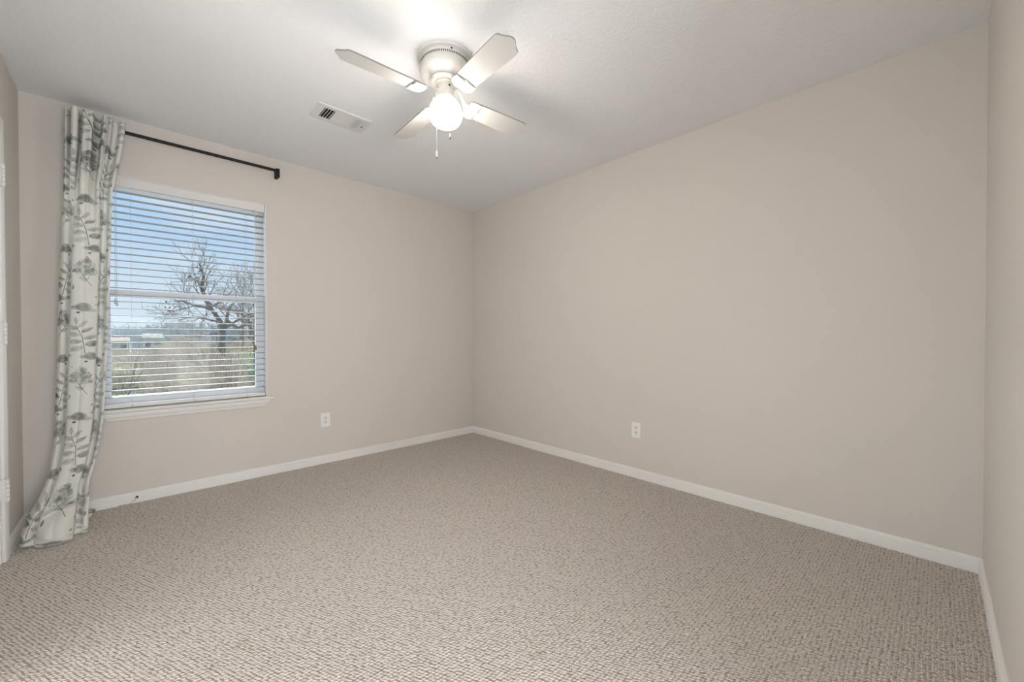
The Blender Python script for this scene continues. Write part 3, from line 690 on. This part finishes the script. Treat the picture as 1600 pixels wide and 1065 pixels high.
# ------------------------------------------------------------------ cable through the baseboard
cb = thing('coax_cable', 'short white cable coming out of a dark hole in the baseboard under the window', 'cable', (-2.736, -.0135, 0))
bm = bmesh.new(); lathe(bm, [(.0075, 0), (.0075, .0035), (.0050, .0055), (.002, .006)], 18, M=Matrix.Translation((0, 0, .036)) @ Matrix.Rotation(PI/2, 4, 'X')); o_ = obj('grommet', bm, M_dark, cb, 'auto'); o_['label'] = 'dark round grommet'
bm = bmesh.new(); tube(bm, [(0, -.004, .035), (-.003, -.012, .032), (-.010, -.014, .022), (-.021, -.014, .010), (-.036, -.012, .003), (-.060, -.008, .0026), (-.085, -.004, .0022)], .0026, 10); obj('cable', bm, M_cable, cb, True)

#EXTERIOR
# ------------------------------------------------------------------ outside
GZ = -3.2
M_bark = mat('grey_bark', (.24, .21, .19), .9)
M_twig = mat('grey_brown_twigs', (.24, .21, .18), .9)
M_twig2 = mat('pale_winter_brush', (.31, .27, .225), .9)
M_grass = mat('winter_grass', (.25,.25,.12), .95)
n, k = M_grass.node_tree.nodes, M_grass.node_tree.links
t = n.new('ShaderNodeTexCoord'); a = n.new('ShaderNodeTexNoise'); a.inputs['Scale'].default_value = .8; a.inputs['Detail'].default_value = 8; k.new(t.outputs['Object'], a.inputs[0])
r_ = n.new('ShaderNodeValToRGB'); k.new(a.outputs[0], r_.inputs[0]); r_.color_ramp.elements[0].position = .35; r_.color_ramp.elements[0].color = (.28, .29, .15, 1); r_.color_ramp.elements[1].position = .65; r_.color_ramp.elements[1].color = (.52, .49, .31, 1)
k.new(r_.outputs[0], n['Principled BSDF'].inputs['Base Color'])
bm = bmesh.new(); q = [(-70, 8), (110, 8), (160, 260), (-140, 260)]
prism(bm, q, lambda x, y: Vector((x, y, GZ-.3)), lambda x, y: Vector((x, y, GZ)))
gr = tag(obj('grass_field', bm, M_grass), 'green and straw-coloured winter grass ground outside the window', 'grass', kind='stuff')

def sticks(name, A, B, ra_, rb_, m, parent=None):
    """three-sided tapered sticks between point arrays A and B (vectorised)"""
    A, B = np.array(A, float), np.array(B, float); n_ = len(A); ra_ = np.broadcast_to(ra_, n_); rb_ = np.broadcast_to(rb_, n_)
    d = B-A; d /= np.linalg.norm(d, axis=1)[:, None]+1e-9
    ref = np.where(np.abs(d[:, 2:3]) > .9, np.array([[1., 0, 0]]), np.array([[0, 0, 1.]]))
    u = np.cross(d, ref); u /= np.linalg.norm(u, axis=1)[:, None]; v = np.cross(d, u)
    vs = np.zeros((n_, 6, 3))
    for i in range(3):
        c, s = math.cos(2*PI*i/3), math.sin(2*PI*i/3)
        vs[:, i] = A+(u*c+v*s)*ra_[:, None]; vs[:, i+3] = B+(u*c+v*s)*rb_[:, None]
    f = np.array([[0, 1, 4, 3], [1, 2, 5, 4], [2, 0, 3, 5]]); F = (np.arange(n_)[:, None, None]*6+f[None]).reshape(-1, 4)
    me = bpy.data.meshes.new(name); me.vertices.add(n_*6); me.vertices.foreach_set('co', vs.ravel())
    me.loops.add(F.size); me.loops.foreach_set('vertex_index', F.ravel().astype(np.int32)); me.polygons.add(len(F)); me.polygons.foreach_set('loop_start', np.arange(0, F.size, 4, dtype=np.int32))
    me.update(calc_edges=True)
    return link(name, me, m, parent)
def grow(rng, p, d, ln, r, depth, out, spread=.5, upb=.12, segs=3):
    """recursive bare branch; out gets (a, b, ra, rb)"""
    p = np.array(p, float); d = np.array(d, float); d /= np.linalg.norm(d)
    for s in range(segs):
        d2 = d+rng.normal(0, .13, 3)+np.array([0, 0, upb*.3]); d2 /= np.linalg.norm(d2)
        q = p+d2*ln/segs; r2 = r*(1-.16)
        out.append((p, q, r, r2)); p, d, r = q, d2, r2
        if depth > 0 and (s > 0 or depth < 3):
            for _ in range(rng.randint(1, 3)):
                dd = d+rng.normal(0, spread, 3); dd[2] += upb; grow(rng, p, dd, ln*rng.uniform(.5, .72), max(r*.58, .007), depth-1, out, spread, upb, segs)
def tree(name, label, base_, limbs, seed, depth, parent_m=M_bark, group=None):
    rng = np.random.RandomState(seed); o = thing(name, label, 'tree', base_, group); B = np.array(base_); out = []
    tr_, tw_ = [], []
    for pts, r0, r1, kids in limbs:
        pts = [np.array(p, float) for p in pts]; m_ = len(pts)
        for i in range(m_-1):
            ra_ = r0+(r1-r0)*i/(m_-1); rb_ = r0+(r1-r0)*(i+1)/(m_-1); tr_.append((pts[i], pts[i+1], ra_, rb_))
            if kids and i >= kids[0]:
                d = pts[i+1]-pts[i]; d = d/np.linalg.norm(d)
                for _ in range(kids[1]):
                    f = rng.rand(); dd = d+rng.normal(0, .65, 3); grow(rng, pts[i]*(1-f)+pts[i+1]*f, dd, kids[2], rb_*.5, depth, tw_)
    bm = bmesh.new()
    for a, b, ra_, rb_ in tr_: tube(bm, [Vector(list(a-B)), Vector(list(b-B))], [ra_, rb_], 8)
    obj('trunk', bm, parent_m, o, True)
    if tw_:
        sticks('branches', [t_[0]-B for t_ in tw_], [t_[1]-B for t_ in tw_], [t_[2] for t_ in tw_], [t_[3] for t_ in tw_], M_twig, o)
    return o, tw_
def px(u, v, y):
    """world point seen at photo pixel (u, v), on the plane at depth y"""
    u, v, y = float(u), float(v), float(y); d = fw+(u-800)/foc*r2-(v-532.5)/foc*u2; t_ = (y+3.5279)/d.y; return np.array([-2.7412+t_*d.x, y, 1.0598+t_*d.z])
def limb(pts, y0, dy): return [px(u, v, y0+dy*i/(max(1, len(pts)-1))) for i, (u, v) in enumerate(pts)]
Y0 = 19.0
b0 = px(348, 545, Y0); b0[2] = GZ
mt, tw_ = tree('bare_oak_tree', 'large bare forked tree with crooked grey limbs in the middle of the window view', tuple(b0), [
    ([b0, px(346, 560, Y0), px(348, 518, Y0)], .19, .14, None),
    (limb([(348, 520), (345, 503), (332, 485), (320, 468), (314, 448), (318, 430), (312, 412)], Y0, .8), .11, .03, (2, 3, 1.0)),
    (limb([(345, 503), (330, 500), (312, 495), (300, 494), (280, 500)], Y0, -1.5), .05, .02, (1, 3, .9)),
    (limb([(338, 490), (322, 480), (303, 477), (285, 470), (272, 470)], Y0, -.8), .07, .02, (1, 2, .8)),
    (limb([(348, 520), (354, 500), (357, 483), (366, 472), (385, 468)], Y0, 1.2), .09, .03, (1, 3, 1.0)),
    (limb([(352, 512), (368, 502), (385, 492), (400, 488), (415, 486)], Y0, -1.0), .06, .02, (1, 3, 1.0)),
    (limb([(350, 525), (340, 521), (325, 522), (310, 527), (290, 525)], Y0, .9), .05, .02, (1, 2, .9)),
    (limb([(322, 470), (334, 478), (345, 470), (362, 455)], Y0, .5), .06, .03, (0, 2, .9)),
    (limb([(354, 500), (372, 512), (390, 505), (410, 510)], Y0, 1.5), .07, .03, (1, 3, .8))], 3, 2)
# a few brown leaves still on the tree
rng = np.random.RandomState(11); bm = bmesh.new()
for (u, v) in [(312, 415)]*9+[(306, 430)]*6+[(300, 436)]*5+[(264, 474)]*4+[(266, 484)]*4+[(318, 425)]*5+[(385, 500)]*14+[(340, 510)]*8+[(375, 520)]*8:
    c = Vector(list(px(u+rng.normal(0, 4), v+rng.normal(0, 4), Y0+rng.normal(0, .6))))-Vector(list(b0))
    a, b = Vector([float(q) for q in rng.normal(0, 1, 3)]).normalized()*.06, Vector(list(rng.normal(0, 1, 3))).normalized()*.05
    bm.faces.new([bm.verts.new(c+a), bm.verts.new(c+b), bm.verts.new(c-a), bm.verts.new(c-b)])
o_ = obj('dead_leaves', bm, mat('dead_leaf_brown', (.20, .16, .12), .8), mt)
# smaller bare trees
for i, (u, v, y, h, lab, sd) in enumerate([(398, 560, 24, 6.6, 'tall fine-twigged bare tree at the right edge of the window view', 5), (380, 560, 31, 7.8, 'slender bare tree standing just right of the forked tree', 8),
        (178, 560, 17, 3.4, 'thin leaning bare sapling at the left edge of the window view', 9), (278, 560, 34, 4.9, 'small twiggy bare tree left of the forked tree', 14)]):
    bb = px(u, v, y); bb[2] = GZ; h2 = h
    lean = .35 if i == 2 else .0
    ax = [bb+np.array([lean*q*h2*.5, 0, q*h2]) for q in (0, .25, .5, .72, .9, 1.02)]
    tree('bare_tree', lab, tuple(bb), [(ax, .10 if i != 2 else .05, .015, (2 if i != 2 else 1, 7 if i < 2 else 3, 1.25 if i < 2 else .8))], sd, 2 if i < 2 else 1, group='smaller bare trees outside the window')
# dense winter brush
rng = np.random.RandomState(21)
NB = 13000
y = 25+48*rng.rand(NB)**1.2
ucol = rng.uniform(-150, 620, NB); P0 = np.array([px(u, 560, yy) for u, yy in zip(ucol, y)]); xb = P0[:, 0]
edge = px(222, 560, 30)[0]
hmax = 3.1+1.1*w01((ucol-170)/140)+.5*np.sin(ucol*.05)
hh = hmax*rng.uniform(.55, 1.03, NB)
clear = (ucol < 232+.5*(y-30)) & (y < 38)
keep = ~clear; xb, y, hh = xb[keep], y[keep], hh[keep]
NB2 = 2200; y2 = rng.uniform(14, 25, NB2); u2_ = rng.uniform(250, 372, NB2)           # nearer clump in front of the forked tree
xb = np.concatenate([xb, [px(a_, 560, b_)[0] for a_, b_ in zip(u2_, y2)]]); y = np.concatenate([y, y2]); hh = np.concatenate([hh, rng.uniform(1.6, 3.3, NB2)*w01((u2_-235)/60)+.4]); n_ = len(xb)
Ab = np.stack([xb, y, np.full(n_, GZ)], 1); Bt = Ab+np.stack([rng.normal(0, .28, n_), rng.normal(0, .28, n_), hh], 1)
AA, BB, R0, R1 = [Ab], [Bt], [rng.uniform(.016, .04, n_)], [np.full(n_, .007)]
for _ in range(4):
    f = rng.uniform(.3, .9, n_)[:, None]; s = Ab*(1-f)+Bt*f; e_ = s+np.stack([rng.normal(0, .35, n_), rng.normal(0, .3, n_), rng.uniform(.2, .9, n_)], 1)
    AA.append(s); BB.append(e_); R0.append(np.full(n_, .013)); R1.append(np.full(n_, .005))
AA, BB, R0, R1 = np.concatenate(AA), np.concatenate(BB), np.concatenate(R0), np.concatenate(R1)
br = sticks('winter_brush', AA, BB, R0, R1, M_twig2)
n, k = M_twig2.node_tree.nodes, M_twig2.node_tree.links
t = n.new('ShaderNodeTexCoord'); a = n.new('ShaderNodeTexNoise'); a.inputs['Scale'].default_value = .9; a.inputs['Detail'].default_value = 4; k.new(t.outputs['Object'], a.inputs[0])
r_ = n.new('ShaderNodeValToRGB'); k.new(a.outputs[0], r_.inputs[0]); r_.color_ramp.elements[0].position = .38; r_.color_ramp.elements[0].color = (.34, .275, .22, 1); r_.color_ramp.elements[1].position = .62; r_.color_ramp.elements[1].color = (.80, .68, .55, 1)
k.new(r_.outputs[0], n['Principled BSDF'].inputs['Base Color'])
tag(br, 'dense grey-brown leafless brush filling the lower window view', 'brush', kind='stuff')
# green weeds at the foot of the brush and an evergreen shrub on the right
def leafy(name, label, cen, rad, cnt, m, seed):
    rng = np.random.RandomState(seed); cen = np.array(cen); o = thing(name, label, 'shrub', (cen[0], cen[1], GZ)); B = Vector(o.location)
    bm = bmesh.new(); bmesh.ops.create_icosphere(bm, subdivisions=3, radius=1)
    for v in bm.verts: v.co = Vector((v.co.x*rad[0]*.8, v.co.y*rad[1]*.8, v.co.z*rad[2]*.8))*float(1+rng.uniform(-.12, .12))+Vector(list(cen))-B
    for _ in range(cnt):
        d = rng.normal(0, 1, 3); d /= np.linalg.norm(d); c = Vector(list(cen+d*np.array(rad)*rng.uniform(.75, 1.08)))-B
        a, b = Vector([float(q) for q in rng.normal(0, 1, 3)]).normalized()*.10, Vector(list(rng.normal(0, 1, 3))).normalized()*.06
        bm.faces.new([bm.verts.new(c+a), bm.verts.new(c+b), bm.verts.new(c-a), bm.verts.new(c-b)])
    obj('foliage', bm, m, o)
    bm = bmesh.new(); tube(bm, [Vector((0, 0, 0)), Vector((.05, 0, cen[2]-GZ))], [.09, .05], 8); obj('stem', bm, M_bark, o)
M_ev = mat('evergreen_leaf', (.33, .42, .27), .8); M_ev2 = mat('pale_weed_leaf', (.62, .64, .38), .85)
c = px(392, 560, 22); leafy('evergreen_shrub', 'rounded dark green shrub at the right foot of the window view', (c[0], 22, GZ+1.35), (1.7, 1.2, 1.45), 2600, M_ev, 2)
c = px(372, 560, 26); leafy('green_bush', 'paler green bush behind the evergreen shrub and right of the forked trunk', (c[0], 26, GZ+1.7), (1.6, 1.2, 1.8), 2200, M_ev2, 6)
c = px(186, 560, 40); leafy('weed_thicket', 'low pale green bush beyond the grass at left of the window view', (c[0], 41, GZ+.9), (2.6, 1.4, 1.2), 2200, M_ev2, 12)
# far tree line
rng = np.random.RandomState(31); NF = 2600
y = rng.uniform(135, 200, NF); x_ = rng.uniform(-70, 120, NF); hh = 8.2+1.2*np.sin(x_*.13)+rng.normal(0, .8, NF)
A = np.stack([x_, y, np.full(NF, GZ)], 1); B = A+np.stack([rng.normal(0, .6, NF), rng.normal(0, .6, NF), hh*.85], 1)
AA, BB, R0, R1 = [A], [B], [np.full(NF, .12)], [np.full(NF, .05)]
for _ in range(7):
    f = rng.uniform(.3, 1, NF)[:, None]; s = A*(1-f)+B*f; AA.append(s); BB.append(s+np.stack([rng.normal(0, 1.1, NF), rng.normal(0, 1, NF), rng.uniform(.3, 1.4, NF)], 1)); R0.append(np.full(NF, .06)); R1.append(np.full(NF, .03))
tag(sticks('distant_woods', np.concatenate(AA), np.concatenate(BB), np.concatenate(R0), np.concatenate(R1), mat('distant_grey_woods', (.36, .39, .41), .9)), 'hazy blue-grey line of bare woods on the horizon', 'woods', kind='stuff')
# far houses
M_roof = mat('tan_shingle', (.30, .21, .15), .8); M_side = mat('pale_siding', (.42, .41, .39), .7); M_hw = mat('dark_house_window', (.08, .10, .12), .3)
def house(label, c, w, d, hw, hr, m_r):
    o = thing('house', label, 'house', (c[0], c[1], GZ), 'far houses on the horizon'); bm = bmesh.new(); box(bm, (-w/2, -d/2, 0), (w/2, d/2, hw)); obj('wall', bm, M_side, o)
    bm = bmesh.new(); prism(bm, [(-d/2-.4, hw), (d/2+.4, hw), (0, hw+hr)], lambda a, b: Vector((-w/2-.4, a, b)), lambda a, b: Vector((w/2+.4, a, b))); obj('roof', bm, m_r, o)
    for s in (-.28, .28):
        bm = bmesh.new(); box(bm, (s*w-.5, -d/2-.04, hw-2.0), (s*w+.5, -d/2+.02, hw-.8)); obj('window', bm, M_hw, o)
c = px(186, 520, 118); house('far white house with a tan roof, leftmost on the horizon in the window view', (c[0], 118), 2.6, 6, 3.5, .8, M_roof)
c = px(238, 520, 108); house('far straw-roofed house seen over the brush near the window centre', (c[0], 108), 2.4, 6, 4.2, .9, mat('straw_shingle', (.30, .27, .21), .8))
